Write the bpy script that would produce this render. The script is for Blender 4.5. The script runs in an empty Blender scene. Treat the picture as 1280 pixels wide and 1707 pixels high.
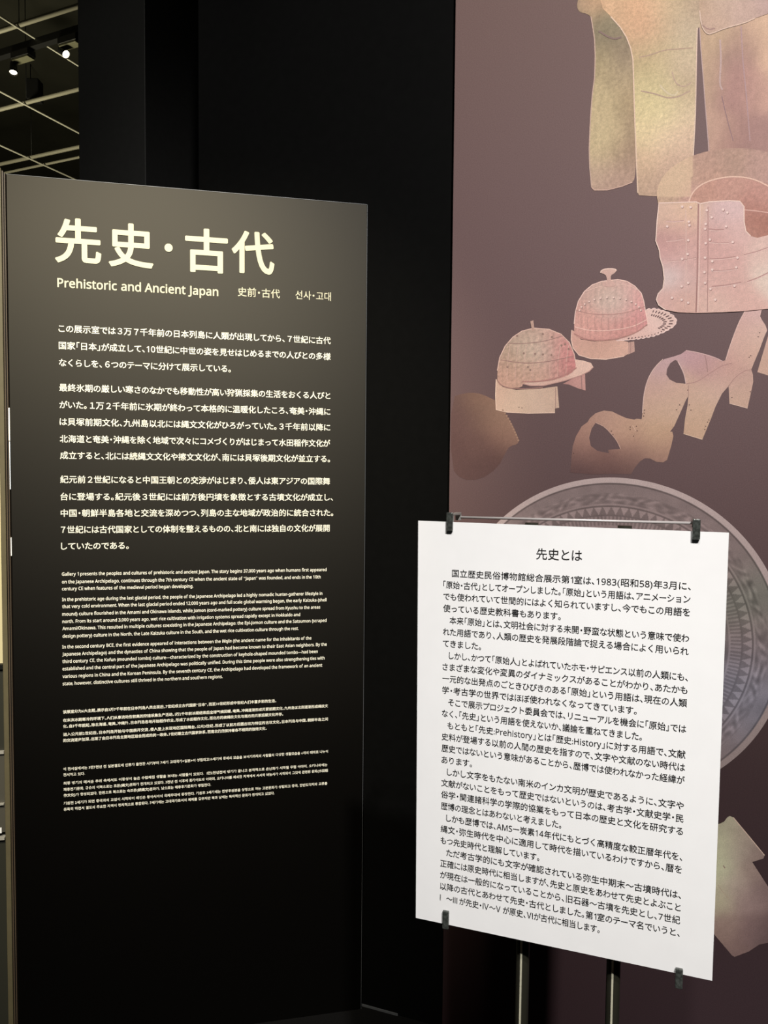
import bpy, bmesh, math, random
from mathutils import Matrix, Vector, noise
from mathutils.geometry import delaunay_2d_cdt
import numpy as np

random.seed(7)
S = bpy.context.scene
COL = S.collection

# ------------------------------------------------------------------ camera
# the room: metres, z up, floor at z = 0; the visitor stands at the origin with eyes at 1.5 m
cam_d = bpy.data.cameras.new('camera')
cam_d.sensor_fit = 'VERTICAL'
cam_d.sensor_height = 24.0
cam_d.lens = 24.0 * 1282.0 / 1707.0
cam_d.clip_start = 0.05
cam = bpy.data.objects.new('camera', cam_d)
COL.objects.link(cam)
_p, _r = math.radians(2.8), math.radians(0.52)
_f = Vector((0, math.cos(_p), -math.sin(_p)))
_right = Vector((1, 0, 0))
_up = _right.cross(_f)
_R = math.cos(_r) * _right + math.sin(_r) * _up
_U = -math.sin(_r) * _right + math.cos(_r) * _up
cam.matrix_world = Matrix(((_R.x, _U.x, -_f.x, 0), (_R.y, _U.y, -_f.y, 0), (_R.z, _U.z, -_f.z, 1.5), (0, 0, 0, 1)))
S.camera = cam

# ------------------------------------------------------------------ view, world, lights
S.view_settings.view_transform = 'Standard'
S.view_settings.look = 'None'
S.view_settings.gamma = 1.0
S.view_settings.use_curve_mapping = False
S.view_settings.exposure = 0.0
S.cycles.use_denoising = True
S.cycles.max_bounces = 6

world = bpy.data.worlds.new('dark_gallery')
S.world = world
world.use_nodes = True
world.node_tree.nodes['Background'].inputs['Color'].default_value = (0.9, 0.95, 1.0, 1)
world.node_tree.nodes['Background'].inputs['Strength'].default_value = 0.006


def spot(name, loc, target, watts, size, blend, color, radius=0.05):
    l = bpy.data.lights.new(name, 'SPOT')
    l.energy = watts
    l.spot_size = math.radians(size)
    l.spot_blend = blend
    l.color = color
    l.shadow_soft_size = radius
    o = bpy.data.objects.new(name, l)
    COL.objects.link(o)
    o.location = loc
    o.rotation_euler = (Vector(target) - Vector(loc)).to_track_quat('-Z', 'Y').to_euler()
    return o


def point(name, loc, watts, color, radius=0.1):
    l = bpy.data.lights.new(name, 'POINT')
    l.energy = watts
    l.color = color
    l.shadow_soft_size = radius
    o = bpy.data.objects.new(name, l)
    COL.objects.link(o)
    o.location = loc
    return o


# ceiling spots above the visitor: one on the text panel, one on the notice, one washing the mural
spot('spot_on_panel', (-0.42, -0.45, 3.6), (-0.66, 1.95, 1.40), 500, 39, 0.8, (1.0, 0.91, 0.70), 0.06)
spot('spot_on_notice', (-0.22, -0.75, 3.6), (0.27, 1.05, 0.50), 190, 29, 1.0, (1.0, 0.97, 0.93), 0.04)
spot('spot_on_mural', (0.45, -1.50, 3.75), (0.70, 1.85, 1.75), 600, 64, 0.6, (1.0, 0.965, 0.93), 0.06)
spot('pillar_fill', (-1.5, 0.6, 4.4), (-1.1, 3.1, 2.6), 60, 40, 0.8, (1.0, 0.97, 0.88), 0.06)  # added fill lamp, lifts the pillar front the other spots miss
# the dim gallery beyond the partition
point('gallery_bounce', (-2.6, 4.6, 2.4), 110, (1.0, 0.92, 0.62), 0.3)

# ------------------------------------------------------------------ helpers
def lin(c):
    return tuple((x / 255.0 / 12.92) if x <= 10.3 else ((x / 255.0 + 0.055) / 1.055) ** 2.4 for x in c)


def material(name, rgb, rough=0.6, spec=0.5, metal=0.0, grain=0.0, grain_scale=60.0, bump=0.0):
    """rgb in 0..1 linear; grain varies the paint slightly."""
    m = bpy.data.materials.new(name)
    m.use_nodes = True
    nt = m.node_tree
    b = nt.nodes['Principled BSDF']
    b.inputs['Base Color'].default_value = (*rgb, 1)
    b.inputs['Roughness'].default_value = rough
    b.inputs['Specular IOR Level'].default_value = spec
    b.inputs['Metallic'].default_value = metal
    if grain or bump:
        tc = nt.nodes.new('ShaderNodeTexCoord')
        n = nt.nodes.new('ShaderNodeTexNoise')
        n.inputs['Scale'].default_value = grain_scale
        n.inputs['Detail'].default_value = 4
        nt.links.new(tc.outputs['Object'], n.inputs['Vector'])
        if grain:
            r = nt.nodes.new('ShaderNodeValToRGB')
            r.color_ramp.elements[0].position = 0.3
            r.color_ramp.elements[1].position = 0.7
            r.color_ramp.elements[0].color = (*[c * (1 - grain) for c in rgb], 1)
            r.color_ramp.elements[1].color = (*[c * (1 + grain) for c in rgb], 1)
            nt.links.new(n.outputs['Fac'], r.inputs['Fac'])
            nt.links.new(r.outputs['Color'], b.inputs['Base Color'])
        if bump:
            bp = nt.nodes.new('ShaderNodeBump')
            bp.inputs['Strength'].default_value = bump
            bp.inputs['Distance'].default_value = 0.001
            nt.links.new(n.outputs['Fac'], bp.inputs['Height'])
            nt.links.new(bp.outputs['Normal'], b.inputs['Normal'])
    return m


def emitter(name, rgb, strength):
    m = material(name, (0.8, 0.8, 0.8), 0.4)
    b = m.node_tree.nodes['Principled BSDF']
    b.inputs['Emission Color'].default_value = (*rgb, 1)
    b.inputs['Emission Strength'].default_value = strength
    return m


def print_material(name, rough, spec):
    """printed picture: ink colours come from the mesh, with a fine canvas grain"""
    m = material(name, (0.5, 0.5, 0.5), rough, spec, 0, 0, 900.0, 0.0)
    nt = m.node_tree
    b = nt.nodes['Principled BSDF']
    a = nt.nodes.new('ShaderNodeAttribute')
    a.attribute_name = 'ink'
    tc = nt.nodes.new('ShaderNodeTexCoord')
    n = nt.nodes.new('ShaderNodeTexNoise')
    n.inputs['Scale'].default_value = 420
    n.inputs['Detail'].default_value = 3
    nt.links.new(tc.outputs['Object'], n.inputs['Vector'])
    mr = nt.nodes.new('ShaderNodeMapRange')
    mr.inputs['From Min'].default_value = 0.25
    mr.inputs['From Max'].default_value = 0.75
    mr.inputs['To Min'].default_value = 0.86
    mr.inputs['To Max'].default_value = 1.14
    nt.links.new(n.outputs['Fac'], mr.inputs['Value'])
    v = nt.nodes.new('ShaderNodeVectorMath')
    v.operation = 'SCALE'
    nt.links.new(a.outputs['Color'], v.inputs[0])
    nt.links.new(mr.outputs['Result'], v.inputs['Scale'])
    nt.links.new(v.outputs['Vector'], b.inputs['Base Color'])
    return m


def frame(origin, u, v):
    u, v = Vector(u), Vector(v)
    n = v.cross(u)
    o = Vector(origin)
    return Matrix(((u.x, n.x, v.x, o.x), (u.y, n.y, v.y, o.y), (u.z, n.z, v.z, o.z), (0, 0, 0, 1)))


def link(name, me, mat=None, parent=None, matrix=None):
    o = bpy.data.objects.new(name, me)
    COL.objects.link(o)
    if mat is not None and me is not None:
        for m in (mat if isinstance(mat, (list, tuple)) else [mat]):
            me.materials.append(m)
    if parent is not None:
        o.parent = parent
    if matrix is not None:
        if parent is not None:
            o.matrix_local = matrix
        else:
            o.matrix_world = matrix
    return o


def tag(o, label, cat, group=None):
    o['label'] = label
    o['category'] = cat
    if group:
        o['group'] = group
    return o


def structure(o):
    o['kind'] = 'structure'
    return o


def box_bm(bm, lo, hi, bevel=0.0, seg=2):
    lo, hi = Vector(lo), Vector(hi)
    r = bmesh.ops.create_cube(bm, size=1.0)
    for v in r['verts']:
        v.co = Vector(((v.co.x + .5) * (hi.x - lo.x) + lo.x, (v.co.y + .5) * (hi.y - lo.y) + lo.y, (v.co.z + .5) * (hi.z - lo.z) + lo.z))
    if bevel:
        es = list({e for v in r['verts'] for e in v.link_edges})
        bmesh.ops.bevel(bm, geom=es, offset=bevel, segments=seg, affect='EDGES', profile=0.5)


def mesh_of(bm, name, smooth=False):
    me = bpy.data.meshes.new(name)
    bmesh.ops.recalc_face_normals(bm, faces=bm.faces)
    bm.to_mesh(me)
    bm.free()
    if smooth:
        for p in me.polygons:
            p.use_smooth = True
    return me


def box(name, lo, hi, mat, parent=None, matrix=None, bevel=0.0):
    bm = bmesh.new()
    box_bm(bm, lo, hi, bevel)
    return link(name, mesh_of(bm, name), mat, parent, matrix)


def tube_bm(bm, a, b, r0, r1=None, seg=20, caps=True):
    a, b = Vector(a), Vector(b)
    r1 = r0 if r1 is None else r1
    d = b - a
    q = d.to_track_quat('Z', 'Y').to_matrix().to_4x4()
    q.translation = (a + b) / 2
    bmesh.ops.create_cone(bm, cap_ends=caps, cap_tris=False, segments=seg, radius1=r0, radius2=r1, depth=d.length, matrix=q)


def tube(name, a, b, r, mat, parent=None, matrix=None, r1=None, seg=20):
    bm = bmesh.new()
    tube_bm(bm, a, b, r, r1, seg)
    me = mesh_of(bm, name)
    for p in me.polygons:
        p.use_smooth = len(p.vertices) == 4
    return link(name, me, mat, parent, matrix)


def revolve(bm, prof, axis_m, seg=32):
    """profile of (radius, height) turned round the local z of axis_m"""
    rings = []
    for r, h in prof:
        rings.append([bm.verts.new(axis_m @ Vector((r * math.cos(2 * math.pi * k / seg), r * math.sin(2 * math.pi * k / seg), h))) for k in range(seg)])
    for a, b in zip(rings, rings[1:]):
        for k in range(seg):
            bm.faces.new((a[k], a[(k + 1) % seg], b[(k + 1) % seg], b[k]))


# ------------------------------------------------------------------ planes in the room
# text panel: turned 12 degrees, its right foot on the floor; local x along the face, y into it, z up
PANEL = frame((-0.053028, 2.088787, 0.0), (0.977416, 0.211325, 0), (0, 0, 1))
# long black wall, turned 21 degrees the other way
WALL = frame((0.018058, 2.077278, 0.0), (0.933580, -0.358368, 0), (0, 0, 1))
MURAL = frame((0.008383, 2.052071, 0.0), (0.933580, -0.358368, 0), (0, 0, 1))
# notice sheet, nearly upright, parallel to the wall
NOTICE = frame((0.247427, 1.060929, 1.131803), (0.940866, -0.338778, -0.000912), (0.004384, 0.009482, 0.999945))
# perspective homography from traced image pixels to metres on the mural board
H_MURAL = ((0.0020479753, 1.89960445e-05, -1.3376298620), (0.0005544589, -0.0019760671, 3.0014200416), (0.0003580664, -4.2268201e-05, 1.0))


def hmap(H, x, y):
    w = H[2][0] * x + H[2][1] * y + H[2][2]
    return ((H[0][0] * x + H[0][1] * y + H[0][2]) / w, (H[1][0] * x + H[1][1] * y + H[1][2]) / w)


# ------------------------------------------------------------------ materials
M_floor = material('dark_carpet', (0.005, 0.0048, 0.0048), 0.95, 0.1, 0, 0.3, 300, 0.3)
M_black_wall = material('black_wall_paint', (0.0030, 0.0030, 0.0029), 0.6, 0.05, 0, 0.1, 40)
M_pillar = material('charcoal_pillar_paint', (0.013, 0.013, 0.0125), 0.6, 0.35, 0, 0.1, 40)
M_ceiling = material('dark_ceiling', (0.035, 0.034, 0.026), 0.9, 0.2, 0, 0.15, 3)
M_trim_highlight = material('grey_trim_and_highlight', (0.10, 0.105, 0.115), 0.45, 0.5)
def sheen_material(name, rgb, gloss, rough):
    m = material(name, rgb, 0.9, 0.0)
    nt = m.node_tree
    b = nt.nodes['Principled BSDF']
    g = nt.nodes.new('ShaderNodeBsdfAnisotropic')
    g.distribution = 'BECKMANN'
    g.inputs['Color'].default_value = (gloss, gloss * 0.93, gloss * 0.78, 1)
    g.inputs['Roughness'].default_value = rough
    a = nt.nodes.new('ShaderNodeAddShader')
    nt.links.new(b.outputs['BSDF'], a.inputs[0])
    nt.links.new(g.outputs['BSDF'], a.inputs[1])
    nt.links.new(a.outputs['Shader'], nt.nodes['Material Output'].inputs['Surface'])
    return m


M_panel = sheen_material('satin_black_panel', (0.0022, 0.0020, 0.0018), 0.0265, 0.543)
M_cream_ink = material('cream_lettering', (0.86, 0.84, 0.72), 0.6, 0.2)
M_head_ink = material('cream_heading_lettering', (0.66, 0.63, 0.46), 0.6, 0.2)
M_paper = material('white_paper', (0.88, 0.88, 0.88), 0.7, 0.2, 0, 0.012, 30)
M_black_ink = material('black_lettering', (0.012, 0.012, 0.012), 0.6, 0.2)
M_clip = material('dark_glossy_clip', (0.05, 0.055, 0.05), 0.18, 0.8, 0, 0.5, 250, 0.6)
M_clip_metal = material('grey_clip_bracket', (0.42, 0.42, 0.40), 0.3, 0.7, 0.4, 0.2, 200)
M_rail = material('steel_rail', (0.62, 0.58, 0.57), 0.35, 0.6, 0.25)
M_post = material('smoked_olive_post', (0.022, 0.021, 0.015), 0.3, 0.6)
M_post_highlight = material('pale_post_highlight', (0.52, 0.50, 0.38), 0.4, 0.5)  # pale colour for the painted highlight on the posts
M_foot = material('black_foot_plate', (0.015, 0.015, 0.015), 0.5, 0.4)
M_post_olive = material('olive_metal_post', (0.115, 0.098, 0.055), 0.5, 0.4, 0, 0.06, 40)
M_gasket = material('black_gasket', (0.006, 0.006, 0.005), 0.6, 0.2)
M_bronze = material('brown_edge_strip', (0.085, 0.062, 0.042), 0.4, 0.5)
M_cream_board = material('cream_case_board', (0.62, 0.55, 0.33), 0.7, 0.2)
M_case_dark = material('dark_case_front', (0.030, 0.030, 0.022), 0.55, 0.3)
M_case_grey = material('grey_case_front', (0.075, 0.07, 0.055), 0.5, 0.4)
M_case_lip = material('silver_case_lip', (0.5, 0.48, 0.42), 0.35, 0.5, 0.3)
M_case_white = material('white_case_label', (0.9, 0.9, 0.9), 0.6, 0.2)
M_bar = material('pale_grid_bar', (0.42, 0.40, 0.32), 0.5, 0.4)
M_wire = material('pale_grid_rod', (0.62, 0.60, 0.52), 0.4, 0.5)
M_black_metal = material('black_track_metal', (0.008, 0.008, 0.009), 0.5, 0.4)
M_adapter = material('beige_adapter_base', (0.16, 0.155, 0.10), 0.5, 0.4)
M_lens = emitter('lit_spot_lens', (1.0, 0.86, 0.58), 9.0)
M_glint = emitter('warm_gap_glint', (1.0, 0.93, 0.70), 0.9)  # glow stands in for the bright room behind the gap
M_glint_cool = emitter('cool_gap_glint', (0.75, 0.9, 0.95), 0.45)
M_mural = print_material('mural_print', 0.6, 0.22)

# ------------------------------------------------------------------ setting
structure(box('floor', (-7, -4, -0.1), (6, 10, 0.0), M_floor))
structure(box('ceiling', (-7, -4, 4.75), (6, 10, 4.85), M_ceiling))
structure(box('wall_back', (-0.611, 0.0, 0.0), (4.0, 0.12, 4.75), M_black_wall, matrix=WALL, bevel=0.002))
structure(box('trim_1', (-0.2, -0.003, 0.0), (0.036, -0.0005, 0.006), M_trim_highlight, matrix=WALL))
pil = frame((-1.240, 3.160, 0), (0.927184, -0.374607, 0), (0, 0, 1))
structure(box('pillar', (0, 0, 0), (0.330, 0.62, 4.75), M_pillar, matrix=pil, bevel=0.003))
structure(box('wall_far', (-7, 9.6, 0), (6, 9.7, 4.75), M_ceiling))

# ------------------------------------------------------------------ lettering
HALF_LEFT = set('、。，．」』）')
HALF_RIGHT = set('「『（')
HALF_MID = set('・')


def sans(s):
    out = []
    for c in s:
        if 'A' <= c <= 'Z': out.append(chr(0x1D5A0 + ord(c) - 65))
        elif 'a' <= c <= 'z': out.append(chr(0x1D5BA + ord(c) - 97))
        elif '0' <= c <= '9': out.append(chr(0x1D7E2 + ord(c) - 48))
        else: out.append(c)
    return ''.join(out)


def is_cjk(c):
    o = ord(c)
    return (0x2E80 <= o <= 0xA4CF) or (0xAC00 <= o <= 0xD7FF) or (0xF900 <= o <= 0xFAFF) or (0xFF00 <= o <= 0xFFEF) or (0x2160 <= o <= 0x217F) or c in '・、。「」〜－“”'


def tokens(s):
    """full-width characters one by one, other runs whole: list of (text, x, advance or None)"""
    out, run = [], ''
    for c in s:
        if is_cjk(c):
            if run: out.append(run)
            run = ''
            out.append(c)
        elif c == ' ':
            if run: out.append(run)
            run = ''
            out.append(' ')
        else:
            run += c
    if run: out.append(run)
    return out


GLYPH = {}


def load_glyphs(texts, res):
    need, seen = [], set()
    for t in texts:
        for k in tokens(t):
            if k not in (' ', '　') and (k, res) not in GLYPH and (k, res) not in need:
                need.append((k, res))
    obs = []
    for k, res_ in need:
        c = bpy.data.curves.new('glyph', 'FONT')
        c.body = k
        c.resolution_u = res_
        o = bpy.data.objects.new('glyph', c)
        COL.objects.link(o)
        obs.append(o)
    bpy.context.view_layer.update()
    dg = bpy.context.evaluated_depsgraph_get()
    for (k, res_), o in zip(need, obs):
        me = bpy.data.meshes.new_from_object(o.evaluated_get(dg))
        n = len(me.vertices)
        co = np.empty(n * 3)
        me.vertices.foreach_get('co', co)
        fs = [tuple(p.vertices) for p in me.polygons]
        GLYPH[(k, res_)] = (co.reshape(-1, 3)[:, :2].copy(), fs)
        bpy.data.meshes.remove(me)
    for o in obs:
        c = o.data
        bpy.data.objects.remove(o)
        bpy.data.curves.remove(c)


def layout(s, res, space=0.28, cjk_adv=1.0):
    """-> list of (verts, faces) in em units and the line's x extent"""
    x, out = 0.0, []
    for k in tokens(s):
        if k == ' ':
            x += space
            continue
        if k == '　':
            x += 1.0
            continue
        co, fs = GLYPH[(k, res)]
        co = co.copy()
        if len(k) == 1 and is_cjk(k):
            adv, dx = cjk_adv, 0.0
            if k in HALF_LEFT: adv = 0.5
            elif k in HALF_RIGHT: adv, dx = 0.5, -0.5
            elif k in HALF_MID: adv, dx = 0.5, -0.25
            elif k in '“”': adv = 0.5
            elif 0x3040 <= ord(k) <= 0x30FF: adv, dx = 0.94 * cjk_adv, -0.03
            elif 0xAC00 <= ord(k): adv = 0.92 * cjk_adv
            co[:, 0] += x + dx
            x += adv
        else:
            w = co[:, 0].max()
            co[:, 0] += x
            x += w + 0.07
        out.append((co, fs))
    return out


LOG = []


def lettering(name, lines, mat, parent, res=2, bold=0.0, copies=1, lift=0.0004, label=None, space=0.28, curve=None):
    """lines: (text, left x, right x, centre z, size); each line is stretched to that width, mostly projected from image pixels"""
    V, Fc = [], []
    n0 = 0
    for text, u0, u1, zc, size in lines:
        gl = layout(text, res, space)
        xs = np.concatenate([g[0][:, 0] for g in gl])
        x0, x1 = xs.min(), xs.max()
        k = (u1 - u0) / (x1 - x0)
        LOG.append((text[:10], round(k, 5), size))
        latin = not any(is_cjk(c) for c in text)
        yc = 0.27 if latin else 0.37
        shifts = [(0, 0)] if copies <= 1 else [(bold * math.cos(2 * math.pi * (j + .5) / copies), bold * math.sin(2 * math.pi * (j + .5) / copies)) for j in range(copies)]
        for co, fs in gl:
            for layer, (sx, sz) in enumerate(shifts):
                for px, py in co:
                    V.append((u0 + (px - x0) * k + sx * size, -lift - 0.00005 * layer, zc + (py - yc + sz) * size))
                Fc.extend(tuple(i + n0 for i in f) for f in fs)
                n0 += len(co)
    me = bpy.data.meshes.new(name)
    me.from_pydata(V, [], Fc)
    o = link(name, me, mat, parent)
    if label:
        o['label'] = label
    return o


# ------------------------------------------------------------------ the black text panel
bm = bmesh.new()
box_bm(bm, (-0.890, 0.0, 0.0), (0.001, 0.012, 2.2185), 0.0012)
panel = link('information_panel', mesh_of(bm, 'information_panel'), M_panel, matrix=PANEL)
tag(panel, 'tall black free-standing information panel with large cream Japanese heading and four languages of text', 'information panel')

box('edge_highlight', (-0.890, 0.0002, 2.2183), (0.001, 0.0118, 2.2193), M_trim_highlight, panel)  # grey strips paint in the highlight along the panel's top and right edges
box('edge_highlight', (0.0008, 0.0002, 0.0), (0.0018, 0.0118, 2.2180), M_trim_highlight, panel)

JP1 = ['この展示室では３万７千年前の日本列島に人類が出現してから、７世紀に古代',
       '国家「日本」が成立して、10世紀に中世の姿を見せはじめるまでの人びとの多様',
       'なくらしを、６つのテーマに分けて展示している。']
JP2 = ['最終氷期の厳しい寒さのなかでも移動性が高い狩猟採集の生活をおくる人びと',
       'がいた。１万２千年前に氷期が終わって本格的に温暖化したころ、奄美・沖縄に',
       'は貝塚前期文化、九州島以北には縄文文化がひろがっていた。３千年前以降に',
       '北海道と奄美・沖縄を除く地域で次々にコメづくりがはじまって水田稲作文化が',
       '成立すると、北には続縄文文化や擦文文化が、南には貝塚後期文化が並立する。']
JP3 = ['紀元前２世紀になると中国王朝との交渉がはじまり、倭人は東アジアの国際舞',
       '台に登場する。紀元後３世紀には前方後円墳を象徴とする古墳文化が成立し、',
       '中国・朝鮮半島各地と交流を深めつつ、列島の主な地域が政治的に統合された。',
       '７世紀には古代国家としての体制を整えるものの、北と南には独自の文化が展開',
       'していたのである。']
EN1 = ['Gallery 1 presents the peoples and cultures of prehistoric and ancient Japan. The story begins 37,000 years ago when humans first appeared',
       'on the Japanese Archipelago, continues through the 7th century CE when the ancient state of “Japan” was founded, and ends in the 10th',
       'century CE when features of the medieval period began developing.']
EN2 = ['In the prehistoric age during the last glacial period, the people of the Japanese Archipelago led a highly nomadic hunter-gatherer lifestyle in',
       'that very cold environment. When the last glacial period ended 12,000 years ago and full scale global warming began, the early Kaizuka (shell',
       'mound) culture flourished in the Amami and Okinawa islands, while Jomon (cord-marked pottery) culture spread from Kyushu to the areas',
       'north. From its start around 3,000 years ago, wet rice cultivation with irrigation systems spread rapidly except in Hokkaido and',
       'Amami/Okinawa. This resulted in multiple cultures coexisting in the Japanese Archipelago: the Epi-Jomon culture and the Satsumon (scraped',
       'design pottery) culture in the North, the Late Kaizuka culture in the South, and the wet rice cultivation culture through the rest.']
EN3 = ['In the second century BCE, the first evidence appeared of interactions between the Wajin (the ancient name for the inhabitants of the',
       'Japanese Archipelago) and the dynasties of China showing that the people of Japan had become known to their East Asian neighbors. By the',
       'third century CE, the Kofun (mounded tombs) culture—characterized by the construction of keyhole-shaped mounded tombs—had been',
       'established and the central part of the Japanese Archipelago was politically unified. During this time people were also strengthening ties with',
       'various regions in China and the Korean Peninsula. By the seventh century CE, the Archipelago had developed the framework of an ancient',
       'state; however, distinctive cultures still thrived in the northern and southern regions.']
CN = ['该展室分为6大主题，展示自3万7千年前在日本列岛人类出现后，7世纪成立古代国家“日本”，而至10世纪形成中世纪人们丰富多彩的生活。',
      '在末次冰期寒冷的环境下，人们从事流动性较高的狩猎采集生产活动。1万2千年前冰期结束后全球气候回暖，奄美、冲绳逐渐形成贝冢前期文化，九州岛以北则逐渐形成绳纹文',
      '化。自3千年前起，除北海道、奄美、冲绳外，日本列岛各地开始稻作农业，形成了水田稻作文化，而北方的续绳纹文化与南方的贝冢后期文化并存。',
      '进入公元前2世纪后，日本列岛开始与中国展开交流，倭人登上东亚地区国际舞台。公元3世纪，形成了以前方后圆古坟为特征的古坟文化，日本列岛与中国、朝鲜半岛之间',
      '的交流逐步加深，出现了由日本列岛主要地区结合而成的统一政体。7世纪建立古代国家体系，而南北仍然保持着各不相同的独特文化。']
KR = ['이 전시실에서는 3만7천년 전 일본열도에 인류가 출현한 시기부터 7세기 고대국가<일본>이 성립되고10세기에 중세의 모습을 보이기까지의 사람들의 다양한 생활모습을 6개의 테마로 나누어',
      '전시하고 있다.',
      '최종 빙기의 매서운 추위 속에서도 이동성이 높은 수렵채집 생활을 보내는 사람들이 있었다.  1만2천년전에 빙기가 끝나고 본격적으로 온난화가 시작될 무렵 아마미, 오키나와에는',
      '패총전기문화, 규슈의 이북으로는 조몬(縄文)문화가 전개되고 있었다. 3천년 전 이후에 홋카이도와 아마미, 오키나와를 제외한 지역에서 서서히 벼농사가 시작되어 그것에 관련된 문화(水田稲',
      '作文化)가 형성되었다. 한편으로 북으로는 속조몬(続縄文)문화가, 남으로는 패총후기문화가 병립한다.',
      '기원전 2세기가 되면 중국과의 교섭이 시작되어 왜인은 동아시아의 국제무대에 등장한다. 기원후 3세기에는 전방후원분을 상징으로 하는 고분문화가 성립되고 중국, 한반도각지와 교류를',
      '돈독히 하면서 열도의 주요한 지역이 정치적으로 통합된다. 7세기에는 고대국가로서의 체제를 갖추지만 북과 남에는 독자적인 문화가 전개되고 있었다.']


def sans_line(s):
    return sans(s).replace(sans('Wajin'), ''.join(chr((0x1D608 + ord(c) - 65) if c.isupper() else (0x1D622 + ord(c) - 97)) for c in 'Wajin'))


EN1, EN2, EN3 = [[sans_line(s) for s in L] for L in (EN1, EN2, EN3)]
JP1, JP2, JP3 = [[sans(t) for t in L] for L in (JP1, JP2, JP3)]
HEAD = '先史・古代'
SUB_EN = sans('Prehistoric and Ancient Japan')
SUB_CN, SUB_KR = '史前・古代', '선사・고대'
load_glyphs([HEAD], 6)
load_glyphs([SUB_EN, SUB_CN, SUB_KR] + JP1 + JP2 + JP3, 2)
load_glyphs(EN1 + EN2 + EN3 + CN + KR, 1)

JL, JR = -0.7745, -0.0955
# the heading: four large characters and a raised dot, each at its own place
lettering('heading_lettering', [('先', -0.7785, -0.6750, 2.0690, 0.114), ('史', -0.6530, -0.5500, 2.0670, 0.114), ('・', -0.5190, -0.5025, 2.0680, 0.082),
                              ('古', -0.4678, -0.3658, 2.0665, 0.116), ('代', -0.3516, -0.2468, 2.0705, 0.114)], M_head_ink, panel, 6, 0.021, 12, 0.0012,
          label='large cream raised Japanese heading')
lettering('english_subtitle_lettering', [(SUB_EN, -0.7758, -0.3883, 1.9633, 0.0295)], M_head_ink, panel, 2, 0.022, 6)
lettering('chinese_subtitle_lettering', [(SUB_CN, -0.3381, -0.2300, 1.9693, 0.0250)], M_head_ink, panel, 2, 0.008, 3)
lettering('korean_subtitle_lettering', [(SUB_KR, -0.1892, -0.0954, 1.9700, 0.0248)], M_head_ink, panel, 2, 0.008, 3)


def para(name, texts, rights, tops, size, left, bold, copies, res, space=0.28):
    return lettering(name, [(t, left, r, z, size) for t, r, z in zip(texts, rights, tops)], M_cream_ink, panel, res, bold, copies, space=space)


JS = 0.0203
para('japanese_lettering', JP1, (JR, JR, -0.3562), (1.8540, 1.8122, 1.7700), JS, JL, 0.018, 4, 2)
para('japanese_lettering', JP2, (JR,) * 5, (1.7085, 1.6660, 1.6240, 1.5815, 1.5402), JS, JL, 0.018, 4, 2)
para('japanese_lettering', JP3, (JR, -0.0870, -0.0860, JR, -0.6125), (1.4802, 1.4370, 1.3955, 1.3540, 1.3125), JS, JL, 0.018, 4, 2)
ES = 0.0116
para('english_lettering', EN1, (-0.1031, -0.1191, -0.4527), (1.2410, 1.2226, 1.2038), ES, -0.7735, 0.022, 3, 1, 0.25)
para('english_lettering', EN2, (-0.1141, -0.1026, -0.1199, -0.1740, -0.1023, -0.1780), (1.1766, 1.1588, 1.1395, 1.1207, 1.1028, 1.0834), ES, -0.7735, 0.022, 3, 1, 0.25)
para('english_lettering', EN3, (-0.1434, -0.1014, -0.1259, -0.1072, -0.1137, -0.3782), (1.0559, 1.0374, 1.0187, 1.0000, 0.9806, 0.9618), ES, -0.7745, 0.022, 3, 1, 0.25)
para('chinese_lettering', CN, (-0.2376, -0.0974, -0.2187, -0.0972, -0.2627), (0.8902, 0.8685, 0.8528, 0.8320, 0.8165), 0.0094, -0.7745, 0.026, 3, 1)
para('korean_lettering', KR, (-0.0967, -0.7239, -0.0983, -0.0964, -0.4089, -0.0981, -0.2418), (0.7425, 0.7275, 0.7055, 0.6895, 0.6740, 0.6535, 0.6378), 0.0088, -0.7752, 0.026, 3, 1, 0.32)

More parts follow.
